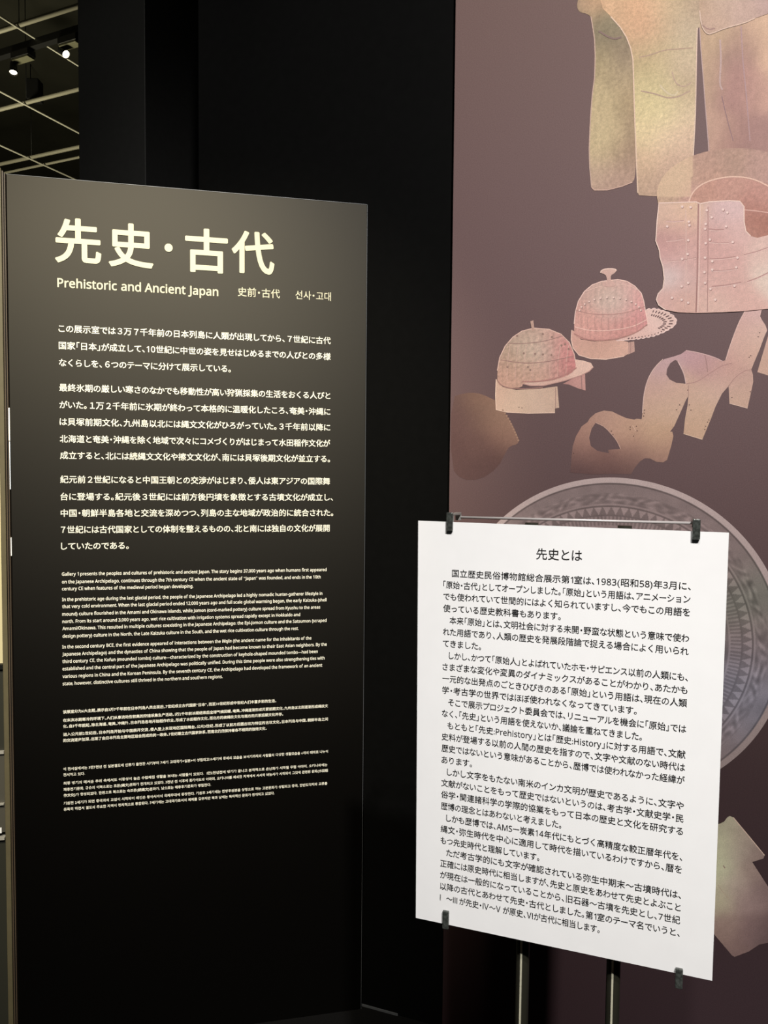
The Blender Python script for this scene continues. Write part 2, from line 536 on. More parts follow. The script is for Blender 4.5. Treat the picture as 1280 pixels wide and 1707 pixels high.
# ------------------------------------------------------------------ the white notice on its stand
bm = bmesh.new()
q = [(-0.2105, 0.3001), (0.2101, 0.2971), (0.2067, -0.2982), (-0.2048, -0.2989)]
fr = [bm.verts.new((x, 0.0, z)) for x, z in q]
bk = [bm.verts.new((x, 0.0012, z)) for x, z in q]
bm.faces.new(fr)
bm.faces.new(bk[::-1])
for i in range(4):
    bm.faces.new((fr[i], fr[(i + 1) % 4], bk[(i + 1) % 4], bk[i]))
notice = link('notice_sheet', mesh_of(bm, 'notice_sheet'), M_paper, matrix=NOTICE)
tag(notice, 'white portrait notice sheet with black Japanese text clipped in front of the mural', 'notice')
NT = ['国立歴史民俗博物館総合展示第1室は、1983(昭和58)年3月に、',
      '「原始・古代」としてオープンしました。「原始」という用語は、アニメーション',
      'でも使われていて世間的にはよく知られていますし、今でもこの用語を',
      '使っている歴史教科書もあります。',
      '本来「原始」とは、文明社会に対する未開・野蛮な状態という意味で使わ',
      'れた用語であり、人類の歴史を発展段階論で捉える場合によく用いられ',
      'てきました。',
      'しかし、かつて「原始人」とよばれていたホモ・サピエンス以前の人類にも、',
      'さまざまな変化や変異のダイナミックスがあることがわかり、あたかも',
      '一元的な出発点のごときひびきのある「原始」という用語は、現在の人類',
      '学・考古学の世界ではほぼ使われなくなってきています。',
      'そこで展示プロジェクト委員会では、リニューアルを機会に「原始」では',
      'なく、「先史」という用語を使えないか、議論を重ねてきました。',
      'もともと「先史:Prehistory」とは「歴史:History」に対する用語で、文献',
      '史料が登場する以前の人間の歴史を指すので、文字や文献のない時代は',
      '歴史ではないという意味があることから、歴博では使われなかった経緯が',
      'あります。',
      'しかし文字をもたない南米のインカ文明が歴史であるように、文字や',
      '文献がないことをもって歴史ではないというのは、考古学・文献史学・民',
      '俗学・関連諸科学の学際的協業をもって日本の歴史と文化を研究する',
      '歴博の理念とはあわないと考えました。',
      'しかも歴博では、AMSー炭素14年代にもとづく高精度な較正暦年代を、',
      '縄文・弥生時代を中心に適用して時代を描いているわけですから、暦を',
      'もつ先史時代と理解しています。',
      'ただ考古学的にも文字が確認されている弥生中期末〜古墳時代は、',
      '正確には原史時代に相当しますが、先史と原史をあわせて先史とよぶこと',
      'が現在は一般的になっていることから、旧石器〜古墳を先史とし、7世紀',
      '以降の古代とあわせて先史・古代としました。第1室のテーマ名でいうと、',
      'Ⅰ〜Ⅲが先史・Ⅳ〜Ⅴが原史、Ⅵが古代に相当します。']
LEFT = {1: -0.1575, 5: -0.1600, 8: -0.1600, 12: -0.1600, 14: -0.1605, 18: -0.1600, 22: -0.1600, 25: -0.1590}
NT = [sans(t) for t in NT]
load_glyphs(['先史とは'], 3)
load_glyphs(NT, 2)
NSIZE = 0.0119
RIGHT = {4: None, 7: None, 11: None, 13: 0.1104, 17: None, 21: 0.0066, 24: -0.0230, 29: 0.0618}


def notice_line(i):
    t = NT[i - 1]
    left = LEFT.get(i, -0.1704 + 0.0001 * i)
    r = RIGHT.get(i, 0.1662 - 0.00004 * i)
    if r is None:
        gl = layout(t, 2)
        xs = np.concatenate([g[0][:, 0] for g in gl])
        r = left + (xs.max() - xs.min()) * 0.01145
    zl, zr = 0.24374 - 0.017078 * i, 0.24063 - 0.017527 * i
    return (t, left, r, (zl + zr) / 2, NSIZE, zl, zr)


def notice_text(name, idx):
    """a paragraph whose lines lie a hair off level, as they are on the sheet"""
    rows = [notice_line(i) for i in idx]
    o = lettering(name, [r[:5] for r in rows], M_black_ink, notice, 2, 0.011, 3, 0.0003)
    return o


lettering('heading_lettering', [('先史とは', -0.0362, 0.0262, 0.2588, 0.0172)], M_black_ink, notice, 3, 0.008, 3, 0.0003)
for idx in ((1, 2, 3, 4), (5, 6, 7), (8, 9, 10, 11), (12, 13), (14, 15, 16, 17), (18, 19, 20, 21), (22, 23, 24), (25, 26, 27, 28, 29)):
    notice_text('notice_lettering', idx)

# stand: two posts on foot plates carrying an upper and a lower rail behind the sheet
stand = link('notice_stand', None, matrix=NOTICE)
tag(stand, 'slim two-post metal stand behind the white notice with thin rail above its top edge', 'stand')
FL = -1.131803
for x, r in ((-0.0505, 0.0098), (0.0795, 0.0098)):
    po = tube('post', (x, 0.045, FL + 0.012), (x, 0.045, 0.30), r, M_post, stand, seg=28)
    box('highlight_strip', (x - 0.0022, 0.0335, FL + 0.02), (x + 0.0008, 0.0375, 0.29), M_post_highlight, po, bevel=0.0006)['label'] = 'thin pale strip imitating the post highlight'  # pale strip paints the bright refraction stripe down the post
bm = bmesh.new()
box_bm(bm, (-0.20, -0.12, FL + 0.0), (0.23, 0.22, FL + 0.012), 0.004)
link('foot_plate', mesh_of(bm, 'foot_plate'), M_foot, stand)
tube('rail', (-0.157, 0.045, 0.3050), (0.172, 0.045, 0.3062), 0.0019, M_rail, stand, seg=14)
tube('rail', (-0.157, 0.045, -0.285), (0.172, 0.045, -0.293), 0.0019, M_rail, stand, seg=14)


def clip_mesh():
    bm = bmesh.new()
    box_bm(bm, (-0.0048, -0.0060, -0.0135), (0.0048, -0.0012, 0.0135), 0.0012)
    return mesh_of(bm, 'clip')


def clip_bracket():
    bm = bmesh.new()
    box_bm(bm, (-0.0040, -0.0015, 0.0085), (0.0046, 0.0480, 0.0120), 0.0006)
    box_bm(bm, (-0.0040, 0.0440, 0.0000), (0.0046, 0.0480, 0.0120), 0.0006)
    box_bm(bm, (-0.0040, 0.0014, -0.0100), (0.0046, 0.0030, 0.0090), 0.0004)
    return mesh_of(bm, 'bracket')


jaw_me, br_me = clip_mesh(), clip_bracket()
jaw_me.materials.append(M_clip)
br_me.materials.append(M_clip_metal)
ref = bpy.data.objects.new('clip', jaw_me)
for x, z, flip, lab in ((-0.1615, 0.3003, 1, 'dark clip gripping the top left corner of the white notice'),
                        (0.1708, 0.3003, 1, 'dark clip gripping the top right corner of the white notice'),
                        (-0.1574, -0.2898, -1, 'grey clip gripping the bottom left of the white notice'),
                        (0.1656, -0.3022, -1, 'dark clip gripping the bottom right of the white notice')):
    c = ref if flip == 1 and x < 0 else ref.copy()
    COL.objects.link(c)
    m = NOTICE @ Matrix.Translation((x, 0, z))
    if flip < 0:
        m = m @ Matrix.Rotation(math.pi, 4, 'Y')
    c.matrix_world = m
    tag(c, lab, 'clip', 'clips holding the notice')
    b = bpy.data.objects.new('bracket', br_me)
    COL.objects.link(b)
    b.parent = c
    b['label'] = 'pale metal bracket'

# ------------------------------------------------------------------ the mural
bm = bmesh.new()
MX0, MX1, MZ1 = 0.1715, 2.6, 3.4
GAIN = 0.8


def fbm(x, y, s, o=4):
    return noise.fractal(Vector((x / s, y / s, 3.1)), 1.0, 2.0, o)


def shade(anchors, xs, ys, sigma=20.0):
    """ink colour blended smoothly between colour samples of the artwork"""
    a = np.array([(p[0], p[1]) for p in anchors], float)
    c = np.array([lin(p[2]) for p in anchors])
    d2 = (np.asarray(xs)[:, None] - a[None, :, 0]) ** 2 + (np.asarray(ys)[:, None] - a[None, :, 1]) ** 2
    w = np.exp(-d2 / (2 * sigma * sigma)) + 1e-3 / (1 + d2 / sigma ** 2) ** 2
    w /= w.sum(1, keepdims=True)
    return w @ c


class Print:
    """one printed picture: coloured flat faces, laid on the board from image pixels (mirror: metres)"""
    def __init__(s):
        s.v, s.f, s.c = [], [], []
        s.n = 0

    def add(s, pts, faces, cols, lift):
        b = len(s.v)
        s.v.extend((x, y, lift) for x, y in pts)
        s.f.extend(tuple(i + b for i in f) for f in faces)
        s.c.extend(cols)

    def area(s, outline, anchors, holes=(), step=3.0, grain=0.06, gscale=14.0, lift=0.0003, smooth=0, fn=None, streak=0.0, sigma=16.0):
        s.top = lift
        loops = [chaikin(outline, smooth)] + [chaikin(h, smooth) for h in holes]
        pts, edges = [], []
        for lp in loops:
            b = len(pts)
            pts.extend(lp)
            edges.extend((b + i, b + (i + 1) % len(lp)) for i in range(len(lp)))
        P = np.array(loops[0])
        gx, gy = np.meshgrid(np.arange(P[:, 0].min() + step / 2, P[:, 0].max(), step), np.arange(P[:, 1].min() + step / 2, P[:, 1].max(), step))
        gx, gy = gx.ravel() + 0.01, gy.ravel() + 0.013
        ok = inside(loops, gx, gy)
        pts.extend(zip(gx[ok], gy[ok]))
        r = delaunay_2d_cdt([Vector(p) for p in pts], edges, [], 0, 1e-6)
        vs, fs = [(p.x, p.y) for p in r[0]], r[2]
        V = np.array(vs)
        tri = [f for f in fs if len(f) == 3]
        cen = np.array([(V[f[0]] + V[f[1]] + V[f[2]]) / 3 for f in tri])
        keep = inside(loops, cen[:, 0], cen[:, 1])
        tri = [f for f, k in zip(tri, keep) if k]
        col = shade(anchors, V[:, 0], V[:, 1], sigma)
        g = np.array([1 + grain * 2.0 * fbm(x, y, gscale) + streak * fbm(x * 5, y, 40.0) for x, y in vs])
        col = col * np.clip(g, 0.4, 1.7)[:, None]
        if fn:
            col = fn(V, col)
        s.add(vs, tri, [tuple(c) for c in col], lift)

    def stroke(s, line, w, rgb, lift=0.0005, closed=False, smooth=0, raw=False):
        if sum(rgb) < 560 and not raw:
            rgb = tuple(0.6 * a + 0.4 * b for a, b in zip(rgb, (196, 158, 146)))
        ln = chaikin(line, smooth, closed)
        n = len(ln)
        L, Rr = [], []
        for i in range(n):
            a = ln[(i - 1) % n] if closed or i > 0 else ln[i]
            b = ln[(i + 1) % n] if closed or i < n - 1 else ln[i]
            dx, dy = b[0] - a[0], b[1] - a[1]
            d = math.hypot(dx, dy) or 1
            ww = w / 2
            L.append((ln[i][0] - dy / d * ww, ln[i][1] + dx / d * ww))
            Rr.append((ln[i][0] + dy / d * ww, ln[i][1] - dx / d * ww))
        fs = [(i, (i + 1) % n, n + (i + 1) % n, n + i) for i in range(n if closed else n - 1)]
        s.add(L + Rr, fs, [lin(rgb)] * (2 * n), lift)

    def dot(s, x, y, r, rgb, lift=0.0006, ry=None):
        k = 10
        ry = ry or r
        s.add([(x + r * math.cos(2 * math.pi * i / k), y + ry * math.sin(2 * math.pi * i / k)) for i in range(k)], [tuple(range(k))], [lin(rgb)] * k, lift)

    def rivet(s, x, y, r, hi, lo):
        s.dot(x + 0.6, y + 0.9, r * 1.1, lo, s.top + 0.0003)
        s.dot(x, y, r, hi, s.top + 0.0004)

    def build(s, name, parent, mapper):
        me = bpy.data.meshes.new(name)
        co = []
        for x, y, l in s.v:
            u, z = mapper(x, y)
            co.append((u, -l, z))
        me.from_pydata(co, [], s.f)
        a = me.color_attributes.new('ink', 'FLOAT_COLOR', 'POINT')
        cc = np.ones((len(s.c), 4))
        cc[:, :3] = np.array(s.c) * GAIN
        a.data.foreach_set('color', cc.ravel())
        return link(name, me, M_mural, parent)


def chaikin(p, n, closed=True):
    p = [tuple(map(float, q)) for q in p]
    for _ in range(n):
        o = []
        m = len(p)
        for i in range(m if closed else m - 1):
            a, b = p[i], p[(i + 1) % m]
            o.append((a[0] * .75 + b[0] * .25, a[1] * .75 + b[1] * .25))
            o.append((a[0] * .25 + b[0] * .75, a[1] * .25 + b[1] * .75))
        if not closed:
            o = [p[0]] + o + [p[-1]]
        p = o
    return p


def inside(loops, x, y):
    x, y = np.asarray(x, float), np.asarray(y, float)
    r = np.zeros(len(x), bool)
    for lp in loops:
        n = len(lp)
        for i in range(n):
            (x1, y1), (x2, y2) = lp[i], lp[(i + 1) % n]
            if y1 == y2:
                continue
            c = ((y1 > y) != (y2 > y)) & (x < (x2 - x1) * (y - y1) / (y2 - y1) + x1)
            r ^= c
    return r


px_to_board = lambda x, y: hmap(H_MURAL, x, y)  # image pixel coordinates to metres on the mural face

# the board itself with its printed plum-brown ground
nx, nz = 50, 70
V, Fc = [], []
for j in range(nz + 1):
    for i in range(nx + 1):
        V.append((MX0 + (MX1 - MX0) * i / nx, 0.0, MZ1 * j / nz))
w_ = nx + 1
for j in range(nz):
    for i in range(nx):
        Fc.append((j * w_ + i, j * w_ + i + 1, (j + 1) * w_ + i + 1, (j + 1) * w_ + i))
nb = len(V)
rim = [j * w_ for j in range(nz, -1, -1)] + [i for i in range(1, nx + 1)] + [j * w_ + nx for j in range(1, nz + 1)] + [nz * w_ + i for i in range(nx - 1, 0, -1)]
V.extend((V[i][0], 0.0268, V[i][2]) for i in rim)
for k in range(len(rim)):
    k2 = (k + 1) % len(rim)
    Fc.append((rim[k2], rim[k], nb + k, nb + k2))
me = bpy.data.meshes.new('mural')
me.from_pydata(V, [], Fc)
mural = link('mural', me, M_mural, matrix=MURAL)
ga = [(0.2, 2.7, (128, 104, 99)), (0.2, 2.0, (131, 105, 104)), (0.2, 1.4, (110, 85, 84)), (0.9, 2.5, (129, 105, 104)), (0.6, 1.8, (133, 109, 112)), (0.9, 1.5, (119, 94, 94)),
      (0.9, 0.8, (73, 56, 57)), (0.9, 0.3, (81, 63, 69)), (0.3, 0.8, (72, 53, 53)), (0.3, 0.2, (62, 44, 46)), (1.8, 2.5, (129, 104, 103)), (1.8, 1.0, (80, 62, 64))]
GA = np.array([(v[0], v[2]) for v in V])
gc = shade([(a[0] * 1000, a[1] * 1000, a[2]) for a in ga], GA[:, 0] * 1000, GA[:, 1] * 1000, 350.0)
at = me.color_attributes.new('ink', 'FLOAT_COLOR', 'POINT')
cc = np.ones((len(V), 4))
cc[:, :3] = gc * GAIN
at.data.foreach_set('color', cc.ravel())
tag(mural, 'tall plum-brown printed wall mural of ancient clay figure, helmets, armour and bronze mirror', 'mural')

# --- clay figure legs
P = Print()
TAN = (205, 186, 140)
P.area([(1166, -40), (1166, 46), (1168, 80), (1172, 130), (1175, 170), (1179, 220), (1183, 330), (1340, 330), (1340, -40)],
       [(1168, 60, (195, 165, 128)), (1200, 60, (203, 177, 134)), (1225, 80, (166, 131, 114)), (1245, 60, (195, 162, 130)), (1270, 40, (218, 185, 145)), (1300, 100, (218, 183, 145)),
        (1180, 140, (195, 166, 130)), (1215, 150, (178, 139, 121)), (1238, 150, (168, 127, 114)), (1255, 150, (207, 168, 139)), (1190, 220, (203, 168, 137)), (1220, 230, (178, 139, 118)),
        (1245, 230, (168, 132, 116)), (1280, 240, (178, 141, 123)), (1200, 300, (178, 139, 118)), (1300, 300, (159, 125, 108))], step=3, grain=0.04, gscale=8, lift=0.0003, streak=0.08, sigma=20)
P.stroke([(1235, 44), (1238, 100), (1244, 160), (1250, 235)], 2, (176, 150, 138))
P.stroke([(1200, 66), (1202, 100), (1199, 140), (1204, 150)], 3, (196, 178, 156), smooth=2)
P.stroke([(1203, 160), (1212, 200), (1222, 235)], 1.4, (128, 104, 98), smooth=1)
P.stroke([(1166, 46), (1168, 80), (1172, 130), (1175, 170), (1179, 220), (1182, 255)], 1.5, (196, 178, 160))
leg_l = [(972, -40), (962, 5), (962, 14), (967, 21), (978, 23), (985, 28), (988, 46), (991, 66), (992, 95), (991, 130), (987, 160), (984, 200), (982, 250), (983, 280), (986, 312), (990, 317), (1012, 317), (1036, 311), (1054, 304), (1058, 298), (1060, 270), (1058, 200), (1057, 150), (1056, 120), (1075, 80), (1075, -40)]
P.area(leg_l, [(968, 10, (150, 138, 108)), (985, 8, (222, 178, 130)), (1000, 40, (150, 142, 104)), (1020, 50, (158, 148, 112)), (1005, 55, (128, 116, 90)), (1030, 70, (150, 132, 100)), (1000, 90, (178, 162, 116)), (1045, 90, (162, 144, 112)),
                (1000, 130, (186, 168, 122)), (1040, 130, (186, 166, 124)), (1010, 170, (214, 196, 142)), (1040, 170, (176, 154, 112)), (990, 200, (196, 176, 130)), (1015, 215, (222, 204, 148)),
                (1045, 210, (172, 148, 112)), (1005, 250, (214, 194, 142)), (1042, 250, (168, 142, 110)), (1000, 290, (202, 176, 140)), (1040, 290, (190, 160, 130)), (1020, 312, (192, 160, 134))],
       step=2.0, grain=0.09, gscale=5, lift=0.0006, smooth=1, streak=0.12, sigma=20)
leg_r = [(1000, -40), (1000, 10), (1018, 28), (1034, 46), (1044, 62), (1051, 80), (1055, 100), (1056, 130), (1057, 170), (1058, 200), (1060, 250), (1062, 300), (1063, 322), (1066, 327), (1152, 328), (1153, 300), (1156, 250), (1159, 190), (1160, 140), (1161, 87), (1162, 47), (1168, 46), (1168, -40)]
P.area(leg_r, [(1005, 0, (226, 186, 138)), (1030, 10, (216, 182, 134)), (1060, 15, (226, 180, 132)), (1090, 12, (224, 190, 142)), (1130, 10, (202, 182, 136)), (1160, 10, (184, 160, 128)), (1045, 40, (214, 178, 132)),
                (1075, 45, (222, 176, 132)), (1110, 40, (204, 180, 136)), (1145, 45, (202, 184, 146)), (1068, 75, (206, 176, 130)), (1100, 80, (206, 186, 138)), (1145, 90, (208, 190, 146)), (1068, 110, (196, 178, 126)), (1100, 120, (208, 190, 136)),
                (1135, 120, (208, 186, 148)), (1070, 150, (216, 200, 142)), (1105, 150, (218, 204, 146)), (1140, 150, (196, 176, 132)), (1075, 180, (228, 212, 150)), (1110, 190, (232, 216, 156)), (1145, 190, (226, 204, 158)),
                (1075, 220, (234, 214, 156)), (1110, 230, (236, 210, 164)), (1145, 230, (222, 192, 154)), (1075, 270, (222, 192, 148)), (1120, 270, (216, 184, 148)), (1075, 315, (204, 174, 138)), (1110, 310, (200, 170, 138)), (1145, 300, (202, 172, 142))],
       step=2.0, grain=0.085, gscale=5, lift=0.0009, smooth=1, streak=0.05, sigma=20)
P.stroke([(1018, 28), (1034, 46), (1044, 62), (1051, 80), (1055, 100), (1056, 130), (1057, 170), (1058, 200), (1060, 250), (1062, 300), (1063, 322)], 2.0, (236, 208, 170), 0.0011)
P.stroke([(1162, 47), (1161, 87), (1160, 140), (1159, 190), (1156, 250), (1153, 300)], 1.8, (232, 206, 172), 0.0011)
P.stroke([(985, 28), (988, 46), (991, 66), (992, 95), (991, 130), (987, 160), (984, 200), (982, 250), (983, 280), (986, 312)], 1.8, (214, 192, 152), 0.0011)
P.stroke([(986, 312), (990, 317), (1012, 317), (1036, 311), (1054, 304)], 1.6, (220, 186, 156), 0.0011)
P.stroke([(1100, 142), (1106, 150), (1116, 158), (1125, 160), (1130, 152)], 3.0, (222, 206, 160), 0.0011, smooth=2)
P.stroke([(1068, 152), (1090, 156), (1112, 164), (1130, 162), (1150, 152)], 2.2, (190, 172, 130), 0.0011, smooth=2)
P.stroke([(1120, 120), (1126, 140), (1140, 146), (1152, 138)], 1.5, (196, 174, 138), 0.0011, smooth=2)
P.stroke([(1065, 96), (1085, 92), (1105, 84), (1130, 82), (1155, 80)], 1.6, (186, 166, 122), 0.0011, smooth=2)
P.stroke([(998, 52), (1010, 60), (1024, 66), (1036, 62)], 3.0, (112, 100, 80), 0.0011, smooth=2)
P.area([(1166, -40), (1166, 18), (1168, 36), (1172, 50), (1180, 58), (1190, 55), (1206, 48), (1240, 39), (1258, 31), (1300, 16), (1300, -40)],
       [(1170, 10, (196, 168, 132)), (1200, 0, (202, 176, 146)), (1190, 40, (206, 178, 146)), (1180, 50, (190, 160, 132)), (1240, 20, (200, 172, 146)), (1280, 0, (190, 162, 142))], step=3.5, grain=0.05, lift=0.0012)
P.stroke([(1166, 18), (1168, 36), (1172, 50), (1180, 58), (1190, 55), (1206, 48), (1240, 39), (1258, 31)], 2.0, (222, 196, 164), 0.0014, smooth=1)
P.stroke([(1170, 42), (1180, 50), (1192, 48)], 2.0, (160, 130, 108), 0.0014, smooth=1)
P.c = [(c[0] * 1.14, c[1] * 1.11, c[2] * 1.34) for c in P.c]
P.build('printed_clay_figure', mural, px_to_board)['label'] = 'tan clay figure legs'

# --- cuirass
P = Print()
PINK, LPINK = (214, 172, 158), (236, 206, 190)


def over_legs(V, col):
    m = inside([leg_r], V[:, 0], V[:, 1])
    col[m] = col[m] * 0.55 + np.array(lin((226, 196, 158))) * 0.5
    return col


back = [(1099, 350), (1094, 325), (1097, 310), (1105, 294), (1120, 279), (1140, 266), (1165, 256), (1195, 249), (1230, 247), (1260, 249), (1345, 268), (1345, 420), (1200, 420)]
P.area(back, [(1110, 320, (200, 168, 140)), (1130, 290, (198, 168, 140)), (1175, 275, (186, 150, 130)), (1220, 265, (182, 148, 128)), (1270, 270, (186, 150, 134)), (1180, 300, (196, 156, 134)), (1300, 290, (190, 152, 138)), (1160, 330, (200, 158, 142))],
       step=3, grain=0.10, gscale=6, lift=0.0016, smooth=1, fn=over_legs)
P.area([(1146, 345), (1152, 324), (1166, 309), (1190, 299), (1222, 294), (1254, 298), (1345, 330), (1345, 420), (1235, 400)],
       [(1170, 320, (196, 150, 130)), (1220, 310, (198, 152, 134)), (1270, 325, (198, 150, 134)), (1260, 345, (184, 132, 116)), (1262, 375, (170, 116, 98)), (1250, 390, (190, 140, 122)), (1320, 360, (176, 124, 108))],
       step=2.6, grain=0.10, gscale=5, lift=0.0018, smooth=1)
P.stroke([(1146, 345), (1152, 324), (1166, 309), (1190, 299), (1222, 294), (1254, 298), (1280, 310), (1310, 330)], 2.2, (234, 196, 172), 0.0020, smooth=2)
P.stroke([(1238, 350), (1260, 352), (1300, 358)], 1.6, (226, 182, 164), 0.0020)
front = [(1098, 339), (1130, 338), (1160, 337), (1167, 340), (1182, 337), (1215, 335), (1233, 336), (1240, 345), (1240, 370), (1243, 386), (1251, 394), (1262, 397), (1290, 390), (1345, 372), (1345, 512), (1280, 515), (1240, 519), (1200, 521), (1160, 522), (1130, 521), (1110, 517), (1098, 509), (1094, 500), (1097, 490), (1105, 481), (1107, 465), (1105, 445), (1100, 430), (1099, 418), (1093, 402), (1095, 370), (1097, 350)]
P.area(front, [(1110, 350, (218, 184, 160)), (1130, 365, (226, 190, 164)), (1155, 355, (226, 190, 158)), (1190, 360, (214, 180, 172)), (1220, 350, (222, 190, 182)), (1120, 395, (200, 156, 146)), (1145, 390, (216, 172, 158)), (1190, 390, (214, 170, 158)),
                (1225, 385, (222, 184, 172)), (1112, 430, (212, 166, 156)), (1140, 430, (218, 176, 164)), (1175, 430, (216, 172, 160)), (1220, 430, (218, 174, 162)), (1265, 430, (226, 192, 176)), (1115, 460, (226, 206, 196)), (1145, 470, (220, 182, 170)),
                (1190, 470, (222, 180, 166)), (1230, 470, (220, 178, 164)), (1275, 460, (234, 212, 192)), (1110, 500, (224, 182, 168)), (1140, 505, (222, 180, 162)), (1190, 505, (228, 190, 172)), (1240, 500, (226, 184, 168)), (1320, 450, (224, 190, 176))],
       step=2.4, grain=0.05, gscale=7, lift=0.0022)
edge = front[22:] + front[:1]
P.stroke(front[20:] + front[:11], 1.8, (242, 212, 194), 0.0024)
P.stroke([(1164, 340), (1163, 400), (1162, 460), (1160, 521)], 2.2, (158, 112, 104), 0.0024)
P.stroke([(1167, 340), (1166, 400), (1165, 460), (1163, 521)], 1.4, (236, 204, 188), 0.0024)
P.stroke([(1180, 345), (1180, 430), (1179, 520)], 1.2, (176, 130, 122), 0.0024)
P.stroke([(1143, 350), (1144, 440), (1143, 512)], 1.2, (226, 192, 176), 0.0024)
for x0, y0, x1, y1, w in ((1181, 382, 1206, 383, 2.0), (1182, 404, 1215, 405, 1.0), (1183, 432, 1226, 428, 1.8), (1185, 452, 1230, 448, 1.2), (1186, 478, 1235, 471, 1.8), (1110, 369, 1140, 368, 1.0), (1112, 436, 1160, 430, 1.0), (1240, 425, 1280, 413, 1.4), (1245, 470, 1280, 455, 1.6), (1110, 402, 1140, 398, 1.0)):
    P.stroke([(x0, y0), ((x0 + x1) / 2, (y0 + y1) / 2 + 1), (x1, y1)], w, (190, 144, 134), 0.0024)
    P.stroke([(x0, y0 + w), ((x0 + x1) / 2, (y0 + y1) / 2 + 1 + w), (x1, y1 + w)], 1.0, (238, 204, 190), 0.0024)
for x, y in ((1151, 346), (1148, 370), (1149, 376), (1147, 401), (1146, 424), (1147, 472), (1136, 478), (1137, 432), (1147, 505), (1178, 351), (1186, 363), (1176, 374), (1175, 382), (1183, 400), (1176, 406), (1175, 430), (1187, 436), (1174, 454), (1187, 450), (1184, 482), (1175, 472), (1192, 500), (1212, 355), (1210, 378), (1221, 404), (1227, 446), (1224, 477), (1137, 345), (1112, 378), (1205, 350), (1229, 430), (1136, 500), (1120, 497)):
    P.rivet(x, y, 2.1, (244, 216, 202), (168, 124, 116))
P.c = [(c[0] * 1.22, c[1] * 1.22, c[2] * 1.32) for c in P.c]
P.build('printed_cuirass', mural, px_to_board)['label'] = 'pinkish riveted iron cuirass'

# --- helmet with the cup finial
def helmet_fn(cx, cy, R, bands, seed):
    def fn(V, col):
        for i in range(len(V)):
            x, y = V[i]
            t = math.atan2(y - cy, x - cx)
            k = 0.05 * math.sin((x - cx) * 0.55 / max(0.35, math.cos(min(1.2, abs(x - cx) / R)))) + 0.10 * fbm(x, y, 5.0)
            col[i] *= 1 + k
        return col
    return fn


P = Print()
P.area([(953, 550), (952, 566), (955, 580), (965, 592), (985, 598), (1010, 599), (1040, 594), (1047, 590), (1047, 570), (1030, 566), (990, 569), (968, 566), (957, 552)],
       [(956, 565, (208, 160, 146)), (975, 585, (212, 168, 148)), (1010, 590, (216, 172, 152)), (1040, 582, (214, 170, 152)), (1000, 572, (190, 146, 132))], step=2.6, grain=0.05, gscale=6)
P.area([(1047, 571), (1057, 569), (1058, 586), (1047, 591)], [(1048, 580, (180, 138, 126)), (1056, 580, (204, 166, 152))], step=2.2)
P.stroke([(1051, 570), (1051, 588)], 1.0, (140, 104, 98))
P.stroke([(953, 550), (952, 566), (955, 580), (965, 592), (985, 598), (1010, 599), (1040, 594)], 1.4, (232, 196, 178), 0.0005)
vis = [(1077, 516), (1092, 514.5), (1111, 519.5), (1123, 527), (1128, 535), (1123, 544), (1108, 553), (1090, 560), (1066, 564.5), (1044, 567), (1026, 568)]
edge_ = []
for (x0, y0), (x1, y1) in zip(vis, vis[1:]):
    n_ = max(2, int(math.hypot(x1 - x0, y1 - y0) / 1.5))
    edge_.extend((x0 + (x1 - x0) * k / n_, y0 + (y1 - y0) * k / n_) for k in range(n_))
acc, scal = 0.0, []
for k, (x, y) in enumerate(edge_):
    acc += math.hypot(x - edge_[k - 1][0], y - edge_[k - 1][1]) if k else 0
    bump = (abs(math.sin(acc / 8.5 * math.pi)) * 2.0 - 1.0) * (1.0 if x > 1050 else 0.4)
    d = math.hypot(x - 1078, (y - 540)) or 1
    scal.append((x + (x - 1078) / d * bump, y + (y - 540) / d * bump))
P.area([(1076, 518), (1040, 545)] + [(1006, 563)] + scal[::-1],
       [(1030, 565, (218, 178, 166)), (1070, 555, (220, 180, 168)), (1100, 540, (226, 192, 180)), (1115, 528, (222, 188, 176))], step=2.2, grain=0.03)
P.stroke(scal, 1.2, (236, 204, 194), 0.0005)
for k in range(9, len(edge_) - 8, 4):
    x, y = edge_[k]
    for a_, b_ in (((0.90, 0.76), (0.66, 0.54)) if x > 1090 and y < 552 else ((0.93, 0.86),)):
        P.stroke([(1080 + (x - 1080) * a_, 541 + (y - 541) * a_), (1080 + (x - 1080) * b_, 541 + (y - 541) * b_)], 1.9, (112, 86, 84), 0.0005, raw=True)
dome = [(957, 553), (957, 540), (959, 520), (964, 502), (974, 486), (987, 475), (1003, 469), (1030, 466), (1045, 469), (1058, 477), (1069, 489), (1073, 502), (1076, 520), (1080, 540), (1074, 547), (1050, 558), (1020, 565), (990, 568), (970, 566), (960, 560)]
P.area(dome, [(962, 530, (206, 156, 144)), (980, 490, (196, 158, 146)), (975, 540, (216, 164, 150)), (1005, 480, (200, 164, 150)), (1010, 500, (206, 184, 168)), (1035, 500, (202, 180, 166)), (1040, 480, (206, 164, 154)), (1060, 500, (214, 158, 152)), (1000, 540, (210, 156, 144)),
              (1035, 540, (206, 148, 140)), (1065, 530, (206, 144, 140)), (990, 562, (204, 148, 138)), (1040, 556, (198, 142, 132)), (1020, 520, (204, 170, 158))], step=2.0, grain=0.08, gscale=4.5, lift=0.0007, smooth=1, fn=helmet_fn(1017, 560, 70, 3, 1))
P.stroke([(959, 517), (985, 524), (1020, 525), (1050, 520), (1075, 511)], 1.2, (176, 128, 120), 0.0009, smooth=2)
P.stroke([(958, 545), (985, 552), (1020, 551), (1055, 545), (1078, 533)], 1.4, (232, 190, 176), 0.0009, smooth=2)
P.stroke([(957, 556), (975, 566), (1000, 568), (1030, 565), (1060, 555), (1079, 541)], 2.0, (172, 116, 108), 0.0009, smooth=2)
